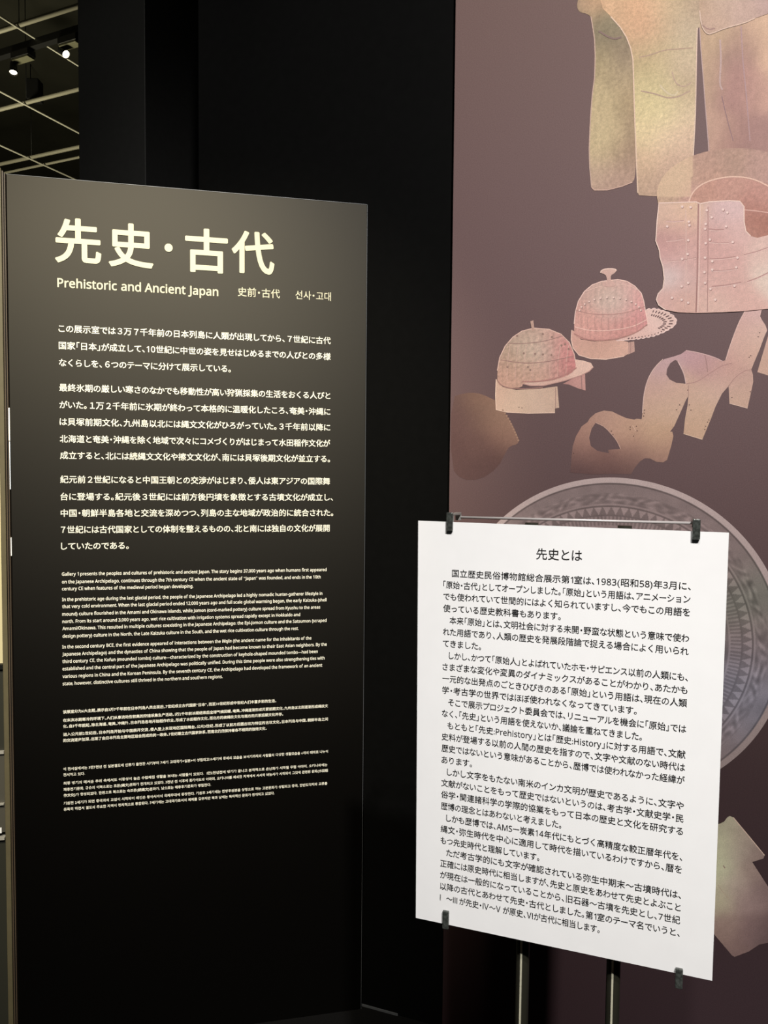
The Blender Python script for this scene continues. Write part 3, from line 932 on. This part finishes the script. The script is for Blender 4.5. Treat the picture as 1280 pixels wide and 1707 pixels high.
P.stroke([(975, 486), (1003, 476), (1045, 474), (1064, 484)], 1.0, (222, 186, 172), 0.0009, smooth=2)
P.stroke(dome[1:15], 1.4, (236, 200, 186), 0.0009)
for k in range(10):
    x = 968 + k * 11.5
    P.stroke([(x, 527 + 3 * math.sin(k / 9 * 3.14)), (x + 0.5, 549 - abs(k - 4) * 0.6)], 1.0, (184, 134, 126), 0.0009)
for k in range(14):
    a = math.pi * (0.06 + 0.88 * k / 13)
    P.rivet(1017 - 52 * math.cos(a), 522 - 26 * math.sin(a), 1.5, (232, 200, 188), (140, 110, 104))
P.area([(1003, 476), (1006, 471), (1012, 469), (1011, 462), (1009, 458), (1001, 455), (1002, 451), (1010, 448), (1024, 448), (1028, 451), (1024, 456), (1018, 459), (1018, 468), (1026, 472), (1028, 476), (1016, 479)],
       [(1005, 452, (206, 168, 154)), (1022, 450, (226, 192, 176)), (1014, 464, (184, 142, 132)), (1010, 475, (214, 176, 164))], step=1.8, grain=0.02, lift=0.0011, smooth=1)
P.stroke([(1001, 455), (1002, 451), (1010, 448), (1024, 448), (1028, 451)], 1.4, (240, 208, 192), 0.0013, smooth=1)
P.c = [(c[0] * 1.45, c[1] * 1.48, c[2] * 1.54) for c in P.c]
P.build('printed_helmet', mural, px_to_board)['label'] = 'pink iron helmet with cup-shaped finial and pierced visor'

# --- helmet with the pin
P = Print()
P.area([(938, 640), (960, 628), (975, 622), (976, 651), (965, 648), (948, 641)], [(945, 638, (176, 132, 122)), (972, 640, (196, 150, 138))], step=2.4)
P.stroke([(969, 626), (970, 649)], 1.4, (128, 94, 90))
P.area([(827, 632), (826, 660), (827, 683), (845, 687), (880, 689), (925, 688), (925, 681), (932, 680), (929, 644), (900, 648), (860, 650), (838, 645)],
       [(830, 660, (206, 172, 148)), (860, 668, (206, 178, 152)), (900, 672, (206, 178, 154)), (922, 660, (202, 172, 148)), (860, 684, (210, 180, 154))], step=2.6, grain=0.03, lift=0.0004)
P.stroke([(926, 646), (926, 681)], 1.2, (146, 114, 102), 0.0006)
P.stroke([(827, 632), (826, 660), (827, 683), (845, 687), (880, 689), (925, 688)], 1.4, (224, 194, 170), 0.0006)
for x, y in ((865, 679), (870, 680)):
    P.dot(x, y, 0.9, (96, 74, 68), 0.0006)
P.area([(869, 639), (884, 643), (906, 643), (940, 635), (968, 626), (982, 619), (989, 612), (985, 605), (972, 601), (958, 599), (950, 615), (920, 630)],
       [(880, 641, (214, 180, 160)), (930, 634, (210, 172, 154)), (968, 615, (220, 186, 166)), (984, 612, (222, 188, 168))], step=2.4, grain=0.02, lift=0.0005)
P.stroke([(869, 639), (884, 643), (906, 643), (940, 635), (968, 626), (982, 619), (989, 612)], 1.4, (186, 142, 128), 0.0007)
dome2 = [(829, 638), (829, 618), (833, 596), (842, 577), (855, 562), (870, 552), (890, 547), (915, 549), (935, 557), (949, 571), (957, 590), (961, 612), (952, 623), (930, 632), (900, 637), (872, 638), (870, 646), (850, 647), (834, 643)]
P.area(dome2, [(832, 620, (188, 150, 130)), (845, 590, (176, 150, 128)), (850, 630, (196, 156, 134)), (875, 560, (186, 158, 138)), (880, 585, (202, 182, 158)), (905, 565, (196, 166, 146)), (910, 590, (192, 172, 152)), (930, 570, (200, 150, 138)), (940, 590, (202, 136, 130)),
               (950, 610, (192, 126, 120)), (925, 615, (190, 146, 132)), (890, 615, (198, 164, 142)), (865, 610, (186, 156, 132)), (890, 632, (200, 160, 138))], step=2.0, grain=0.08, gscale=5, lift=0.0009, smooth=1, fn=helmet_fn(894, 640, 66, 3, 2))
P.stroke([(846, 572), (870, 573), (905, 570), (938, 560)], 1.0, (132, 104, 94), 0.0011, smooth=2)
P.stroke([(835, 600), (870, 606), (910, 604), (955, 594)], 1.2, (136, 104, 94), 0.0011, smooth=2)
P.stroke([(870, 636), (905, 636), (940, 627), (961, 613)], 2.0, (166, 112, 102), 0.0011, smooth=2)
P.stroke([(829, 634), (836, 643), (852, 648), (880, 648), (905, 646)], 1.6, (140, 104, 92), 0.0011, smooth=2)
P.stroke(dome2[1:12], 1.4, (222, 188, 168), 0.0011)
for x, y in ((873, 589), (892, 590), (905, 591), (919, 592), (880, 612), (846, 612), (884, 617), (862, 560), (905, 557), (920, 562), (948, 582), (942, 574), (936, 576)):
    P.dot(x, y, 1.8, (150, 122, 108), 0.0011)
for k in range(8):
    x = 846 + k * 14
    P.stroke([(x + 4, 575), (x, 603)], 0.9, (206, 178, 156), 0.0011)
    P.stroke([(x, 607), (x - 1, 632)], 0.9, (206, 170, 148), 0.0011)
P.area([(884, 536), (889, 534), (891, 551), (887, 552)], [(887, 540, (214, 180, 158)), (889, 550, (170, 136, 120))], step=2, lift=0.0012)
P.c = [(c[0] * 1.52, c[1] * 1.50, c[2] * 1.62) for c in P.c]
P.build('printed_helmet', mural, px_to_board)['label'] = 'tan iron helmet with thin pin and plain visor'

# --- curved neck armour
P = Print()
z4 = lambda pts: [(930 + x / 3.657, 500 + y / 3.657) for x, y in pts]
ribbon = z4([(1180, 64), (1140, 68), (1105, 130), (1070, 220), (1045, 290), (1022, 366), (1003, 374), (960, 352), (900, 333), (840, 318), (780, 308), (750, 330), (705, 345), (650, 360), (600, 398), (560, 455), (535, 520), (520, 600), (515, 690), (510, 728), (480, 724), (465, 730), (415, 720), (370, 700), (330, 680), (280, 674), (230, 690), (195, 720), (180, 745), (145, 770), (110, 830), (90, 890), (82, 960), (75, 1052), (200, 1064), (330, 1060), (445, 1062), (470, 1020), (500, 984), (530, 965), (562, 967), (600, 987), (640, 990), (665, 975), (690, 890), (703, 830), (697, 803), (683, 803), (708, 770), (740, 700), (780, 610), (795, 584), (790, 640), (775, 720), (765, 815), (880, 850), (905, 790), (930, 730), (960, 650), (1000, 570), (1040, 525), (1045, 630), (1155, 660), (1175, 570), (1190, 500), (1188, 455), (1178, 425), (1200, 370), (1230, 300), (1255, 230), (1275, 185), (1265, 155), (1245, 125), (1232, 100), (1240, 65), (1280, 36), (1330, 10), (1280, 10)])
h1 = z4([(715, 365), (685, 385), (665, 420), (660, 455), (680, 485), (720, 505), (780, 512), (770, 455), (750, 410), (730, 375)])
h2 = z4([(230, 748), (205, 785), (190, 840), (200, 890), (240, 920), (310, 935), (306, 914), (382, 908), (360, 860), (320, 810), (280, 770)])
aa = [(1180, 80, (222, 184, 172)), (1130, 150, (216, 172, 156)), (1200, 200, (224, 188, 166)), (1100, 250, (220, 180, 160)), (1170, 330, (220, 180, 156)), (1080, 330, (216, 176, 158)), (1050, 400, (212, 164, 144)), (850, 350, (206, 164, 160)), (950, 380, (204, 162, 154)), (900, 430, (198, 154, 142)),
      (1000, 430, (206, 162, 146)), (1110, 470, (202, 164, 148)), (1140, 540, (212, 174, 150)), (1090, 600, (212, 176, 150)), (1000, 500, (222, 184, 162)), (900, 560, (218, 182, 156)), (870, 700, (214, 178, 148)), (850, 800, (212, 174, 142)), (620, 430, (208, 170, 160)), (640, 380, (208, 172, 166)),
      (580, 520, (212, 172, 152)), (680, 540, (214, 176, 154)), (760, 530, (216, 178, 152)), (560, 650, (212, 174, 148)), (650, 680, (216, 180, 150)), (720, 640, (216, 180, 152)), (600, 780, (212, 174, 140)), (650, 830, (208, 168, 134)), (680, 900, (186, 146, 122)), (560, 880, (200, 160, 130)), (600, 960, (160, 122, 106)),
      (280, 690, (196, 156, 134)), (360, 740, (204, 162, 136)), (450, 770, (206, 166, 136)), (200, 750, (188, 146, 124)), (420, 860, (196, 154, 128)), (160, 820, (180, 138, 118)), (480, 930, (168, 128, 110)), (130, 900, (160, 120, 104)), (380, 960, (150, 112, 98)), (250, 960, (150, 112, 98)), (110, 980, (126, 94, 86)),
      (300, 1010, (120, 88, 80)), (200, 1055, (100, 74, 70)), (330, 1055, (100, 74, 70)), (90, 1050, (100, 74, 70)), (440, 1030, (112, 84, 76)), (470, 980, (130, 98, 88))]
aa = [(930 + x / 3.657, 500 + y / 3.657, c) for x, y, c in aa]
P.area(ribbon, aa, (h1, h2), step=2.4, grain=0.035, gscale=6, lift=0.0003)
for ln, c in (([(780, 512), (850, 500), (920, 450), (1000, 400), (1060, 385)], (190, 144, 130)), ([(895, 335), (905, 380), (912, 440)], (160, 120, 112)), ([(795, 584), (795, 520)], (190, 150, 130)),
              ([(1040, 525), (1080, 470), (1140, 430), (1178, 425)], (184, 140, 124)), ([(730, 375), (750, 410), (770, 455), (780, 512)], (232, 198, 184)), ([(640, 362), (600, 398), (560, 455), (535, 520), (520, 600), (515, 690)], (228, 194, 176)),
              ([(230, 748), (280, 770), (320, 810), (360, 860), (382, 908)], (212, 172, 146)), ([(780, 308), (840, 318), (900, 333), (960, 352), (1003, 374)], (228, 190, 178)), ([(455, 765), (475, 800)], (230, 190, 160)),
              ([(1140, 68), (1105, 130), (1070, 220), (1045, 290), (1022, 366)], (232, 196, 178)), ([(765, 815), (880, 850)], (230, 196, 166)), ([(1045, 630), (1155, 660)], (230, 196, 172))):
    P.stroke(z4(ln), 1.3, c, 0.0005, smooth=2)
for x, y in ((527, 672), (525, 690), (522, 708), (742, 640), (722, 670), (790, 550), (800, 640), (810, 672), (912, 745), (920, 732), (900, 770), (895, 790), (1060, 595), (1172, 560), (1165, 350), (1175, 340), (1220, 225), (1230, 200), (440, 775), (440, 790), (478, 770), (482, 798), (460, 830), (96, 935), (325, 800), (335, 820)):
    P.dot(930 + x / 3.657, 500 + y / 3.657, 0.95, (92, 66, 60), 0.0005)
P.area(z4([(1330, 180), (1280, 220), (1262, 280), (1235, 370), (1215, 440), (1280, 460), (1330, 470)]), [(1270, 560, (214, 176, 156)), (1275, 610, (212, 174, 150))], step=3, grain=0.03)
P.c = [(c[0] * 1.22, c[1] * 1.24, c[2] * 1.38) for c in P.c]
P.build('printed_neck_armour', mural, px_to_board)['label'] = 'pale curved neck armour plates with armholes'

# --- faded shield at the left edge
P = Print()
P.area([(752, 662), (775, 655), (795, 655), (808, 659), (820, 665), (828, 668), (834, 676), (841, 688), (848, 698), (855, 710), (861, 723), (865, 734), (863, 740), (850, 744), (845, 750), (830, 780), (800, 800), (770, 800), (752, 780)],
       [(755, 665, (104, 80, 76)), (790, 658, (124, 96, 84)), (815, 668, (146, 114, 98)), (835, 690, (158, 126, 108)), (850, 715, (160, 126, 108)), (860, 735, (150, 116, 102)), (820, 700, (132, 102, 90)), (835, 730, (130, 98, 88)), (800, 690, (118, 92, 82)), (840, 755, (102, 76, 72)), (780, 700, (106, 80, 76)),
        (800, 740, (104, 78, 74)), (820, 770, (96, 71, 69)), (755, 700, (99, 74, 72)), (755, 750, (96, 71, 69)), (790, 795, (94, 70, 68)), (752, 780, (94, 70, 68)), (815, 790, (94, 70, 68))], step=2.8, grain=0.04, gscale=5, smooth=1)
for k in range(12):
    t = k / 11
    P.dot(838 + 26 * t ** 0.8, 684 + 50 * t, 1.6, (172, 138, 118), 0.0005)
P.c = [(c[0] * 1.32, c[1] * 1.30, c[2] * 1.30) for c in P.c]
P.build('printed_shield', mural, px_to_board)['label'] = 'faded brown shield'

# --- bronze mirror: rings of relief turned about its own centre
P = Print()
CX, CZ, RR = 0.5757, 1.112, 0.3855
radii = [0.0, 0.12, 0.14, 0.3, 0.45, 0.56] + [0.60 + 0.0052 * k for k in range(78)]
radii = [r for r in radii if r < 1.0] + [1.0]
NT_ = 1080
tint = [(0.0, (120, 106, 104)), (1.2, (116, 102, 98)), (2.4, (124, 106, 98)), (-0.5, (98, 92, 96)), (-1.0, (112, 102, 98)), (0.35, (104, 112, 100)), (-0.15, (112, 108, 122))]


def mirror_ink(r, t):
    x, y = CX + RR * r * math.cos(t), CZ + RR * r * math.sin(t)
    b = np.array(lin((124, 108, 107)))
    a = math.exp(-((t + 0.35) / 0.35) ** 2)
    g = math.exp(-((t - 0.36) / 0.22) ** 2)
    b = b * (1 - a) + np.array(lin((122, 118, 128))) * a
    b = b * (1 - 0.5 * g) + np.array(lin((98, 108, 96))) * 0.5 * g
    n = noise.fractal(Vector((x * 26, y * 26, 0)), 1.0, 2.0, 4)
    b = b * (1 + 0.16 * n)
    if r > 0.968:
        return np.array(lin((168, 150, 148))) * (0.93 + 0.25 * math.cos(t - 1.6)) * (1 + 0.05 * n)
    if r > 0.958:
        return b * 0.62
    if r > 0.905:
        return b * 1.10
    if r > 0.835:
        q = (r - 0.87) / 0.035
        w = math.sin(t * 46 + 2.4 * math.sin(t * 23 + q * 2.0) + 3.2 * q * math.sin(t * 11.5)) * math.cos(q * 1.45)
        w2 = noise.noise(Vector((t * 19, r * 60, 5)))
        k = w * 0.6 + w2 * 0.8
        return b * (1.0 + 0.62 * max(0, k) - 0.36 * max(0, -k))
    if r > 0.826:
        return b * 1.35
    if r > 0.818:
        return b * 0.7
    if r > 0.768:
        f = (t * 96 / (2 * math.pi)) % 1.0
        h = (r - 0.768) / 0.05
        return b * (1.5 if abs(f - 0.5) * 2 < h * 0.95 else 0.86)
    if r > 0.760:
        return b * 0.75
    if r > 0.700:
        f = (t * 205 / (2 * math.pi)) % 1.0
        return b * (1.3 if f < 0.45 else 0.88)
    if r > 0.690:
        return b * 1.35
    return b * (0.86 if r > 0.62 else 0.8) * (1 + 0.2 * n)


base = 0
vs, cs, fs = [], [], []
for ri, r in enumerate(radii):
    for k in range(NT_):
        t = 2 * math.pi * k / NT_
        tt = t if t < math.pi else t - 2 * math.pi
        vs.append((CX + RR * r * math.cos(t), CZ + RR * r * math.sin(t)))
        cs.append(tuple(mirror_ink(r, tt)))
for ri in range(len(radii) - 1):
    for k in range(NT_):
        k2 = (k + 1) % NT_
        fs.append((ri * NT_ + k, ri * NT_ + k2, (ri + 1) * NT_ + k2, (ri + 1) * NT_ + k))
P.add(vs, fs, cs, 0.0003)
P.c = [(c[0] * 1.58, c[1] * 1.58, c[2] * 1.58) for c in P.c]
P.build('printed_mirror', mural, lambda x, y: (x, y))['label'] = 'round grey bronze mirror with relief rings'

# --- fragment at the lower right
P = Print()
z8 = lambda pts: [(1160 + x / 3.4167, 1150 + y / 3.4167) for x, y in pts]
frag = z8([(60, 800), (100, 775), (135, 762), (160, 750), (178, 726), (192, 718), (212, 726), (250, 772), (300, 832), (350, 893), (390, 942), (384, 960), (320, 980), (360, 1042), (410, 1120), (470, 1220), (500, 1420), (410, 1440), (360, 1450), (300, 1490), (220, 1520), (205, 1512), (112, 1402), (40, 1300), (10, 1000)])
P.area(frag, [(1195, 1370, (150, 146, 124)), (1215, 1370, (160, 152, 132)), (1240, 1390, (150, 134, 122)), (1265, 1425, (128, 110, 104)), (1205, 1410, (172, 170, 142)), (1230, 1420, (156, 142, 130)), (1255, 1450, (140, 120, 112)), (1200, 1450, (178, 178, 148)), (1225, 1470, (164, 148, 136)),
              (1200, 1500, (166, 158, 134)), (1240, 1500, (142, 120, 116)), (1270, 1480, (120, 100, 98)), (1210, 1540, (140, 118, 110)), (1250, 1550, (118, 96, 94)), (1225, 1585, (116, 94, 90)), (1275, 1560, (96, 78, 78)), (1200, 1560, (128, 106, 98))], step=3, grain=0.04, gscale=12)
P.stroke(z8([(155, 1000), (165, 1015)]), 1.6, (92, 84, 74), smooth=1)
P.stroke(z8([(125, 1110), (160, 1160), (190, 1190)]), 1.0, (140, 136, 114), smooth=1)
P.stroke(z8([(212, 726), (250, 772), (300, 832), (350, 893), (390, 942)]), 1.4, (184, 170, 152))
P.c = [tuple(1.9 * v for v in c) for c in P.c]
P.build('printed_clay_fragment', mural, px_to_board)['label'] = 'grey-green clay fragment'

# ------------------------------------------------------------------ display case at the left edge
case = link('display_case', None, matrix=PANEL)
tag(case, 'olive-framed display case edge standing left of the black information panel', 'display case')
box('frame_post', (-0.9135, -0.003, 0.0), (-0.9015, 0.30, 2.232), M_post_olive, case, bevel=0.0015)
box('gasket', (-0.9016, 0.006, 0.0), (-0.9000, 0.30, 2.228), M_gasket, case)
box('edge_strip', (-0.9001, 0.000, 0.0), (-0.8973, 0.30, 2.226), M_bronze, case, bevel=0.0005)
box('gasket', (-0.8974, 0.006, 0.0), (-0.8950, 0.30, 2.224), M_gasket, case)
box('edge_strip', (-0.8951, 0.001, 0.0), (-0.8928, 0.30, 2.222), M_bronze, case, bevel=0.0005)
box('gap_glint', (-0.8927, 0.001, 1.575), (-0.8902, 0.012, 1.655), M_glint, case)  # glowing pieces imitate glints of a bright scene seen through the slit
box('gap_glint', (-0.8921, 0.001, 1.455), (-0.8904, 0.012, 1.573), M_glint_cool, case)
box('gap_glint', (-0.8918, 0.001, 1.290), (-0.8902, 0.012, 1.335), M_glint, case)
box('cream_board', (-1.50, 0.015, 1.018), (-0.9136, 0.30, 2.17), M_cream_board, case)
box('top_rail', (-1.50, 0.001, 2.17), (-0.9136, 0.30, 2.232), M_post_olive, case)
box('lip', (-1.50, -0.002, 1.006), (-0.9140, 0.04, 1.0175), M_gasket, case)
box('lower_front', (-1.50, 0.006, 0.80), (-0.9136, 0.30, 1.004), M_case_dark, case)
box('lip', (-1.50, -0.002, 0.792), (-0.9145, 0.03, 0.799), M_case_lip, case)
box('drawer_front', (-1.50, 0.004, 0.590), (-0.9136, 0.30, 0.790), M_case_grey, case)
box('lip', (-1.50, -0.004, 0.662), (-0.9160, 0.03, 0.666), M_case_lip, case)
box('label_plate', (-1.10, 0.0025, 0.588), (-0.9235, 0.005, 0.602), M_case_white, case)
box('lip', (-1.50, -0.002, 0.572), (-0.9160, 0.03, 0.577), M_case_lip, case)
box('plinth', (-1.50, 0.008, 0.0), (-0.9136, 0.30, 0.570), M_case_dark, case)

# ------------------------------------------------------------------ gallery ceiling beyond the pillar
GZ = 4.0
g0 = Vector((-2.445, 4.62, 0))
dirA = Vector((math.cos(math.radians(-24.0)), math.sin(math.radians(-24.0)), 0))
dirB = Vector((math.cos(math.radians(65.6)), math.sin(math.radians(65.6)), 0))
grid = link('ceiling_grid', None, matrix=Matrix.Translation((-2.3, 5.2, GZ)))
tag(grid, 'suspended ceiling grid of pale bars and thin rods above the gallery at upper left', 'ceiling grid')
off = Vector((-2.3, 5.2, GZ))
bars = [(-2.23, 4.54), (-2.71, 5.50), (-3.19, 6.46), (-3.50, 6.76), (-4.1, 8.05)]
rods = [(-2.14, 4.36), (-2.56, 5.20), (-2.98, 6.04)]
for i, (x, y) in enumerate(bars):
    p = Vector((x, y, GZ + 0.02))
    r = 0.014 if i < 3 else 0.010
    tube('bar', p - dirA * 3.0 - off, p + dirA * (1.05 if i < 2 else 1.6) - off, r, M_bar, grid, seg=12)
for i, (x, y) in enumerate(rods):
    p = Vector((x, y, GZ))
    o_ = tube('rod', p - dirB * 0.25 - off, p + dirB * 4.0 - off, 0.0062, M_wire, grid, seg=8)
for bx, rx in ((0, 0), (1, 1), (2, 2)):
    # crossing of bar and rod, with its hanger up to the ceiling
    A, B = Vector((*bars[bx], 0)), Vector((*rods[rx], 0))
    t = (B - A).dot(dirA)
    X = A + dirA * t
    tube('hanger', Vector((X.x, X.y, GZ)) - off, Vector((X.x, X.y, 4.75)) - off, 0.003, M_black_metal, grid, seg=8)

tA, tB = Vector((-2.32, 4.72, 3.98)), Vector((-1.75, 4.46, 3.98))
td = (tB - tA).normalized()
track = link('lighting_track', None, matrix=Matrix.Translation(tA))
tag(track, 'black ceiling lighting track carrying two lit spotlights at upper left', 'lighting track')
tm = frame((0, 0, 0), td, (0, 0, 1))
box('rail', (-2.0, -0.02, -0.02), (1.2, 0.02, 0.02), M_black_metal, track, tm)


def track_spot(at, aim, lab, box_from, box_to):
    s = link('track_spotlight', None, matrix=frame(at, td, (0, 0, 1)))
    tag(s, lab, 'spotlight', 'spotlights on the ceiling track')
    box('adapter', (box_from, -0.03, -0.060), (box_to, 0.03, -0.022), M_black_metal, s, bevel=0.003)
    box('adapter_base', (box_from + 0.005, -0.026, -0.072), (box_to - 0.005, 0.026, -0.060), M_adapter, s, bevel=0.002)
    tube('stem', (0, 0, -0.075), (0, 0, -0.018), 0.009, M_black_metal, s, seg=14)
    d = Vector(aim).normalized()
    rot = d.to_track_quat('Z', 'Y').to_matrix().to_4x4()
    rot.translation = Vector((0, 0, -0.078))
    bm = bmesh.new()
    revolve(bm, [(0.0, -0.02), (0.013, -0.018), (0.019, -0.006), (0.021, 0.035), (0.024, 0.060), (0.022, 0.060), (0.020, 0.050)], rot, 24)
    head = link('lamp_head', mesh_of(bm, 'lamp_head', True), M_black_metal, s)
    bm = bmesh.new()
    revolve(bm, [(0.0, 0.058), (0.010, 0.0575), (0.018, 0.055), (0.021, 0.051)], rot, 24)
    link('lens', mesh_of(bm, 'lens', True), M_lens, head)['label'] = 'glowing lens'
    return s


def on_track(k):
    return tuple(tA + td * k)


track_spot(on_track(0.115), (0.22, -0.22, -1.0), 'lit black spotlight nearer the picture edge, pointing almost straight down', 0.01, 0.15)
track_spot(on_track(0.50), (1.0, -0.15, -0.85), 'lit black spotlight tilted towards the dark pillar', 0.0, 0.14)
X = Vector((-2.71, 5.50, 0)) + dirA * ((Vector((-2.56, 5.20, 0)) - Vector((-2.71, 5.50, 0))).dot(dirA))
spk = box('ceiling_speaker', (-0.042, -0.042, 0.0), (0.042, 0.042, 0.14), M_black_metal, matrix=Matrix.Translation((X.x + 0.05, X.y + 0.02, GZ + 0.035)), bevel=0.006)
tag(spk, 'small black box hanging above the second pale ceiling bar', 'speaker')
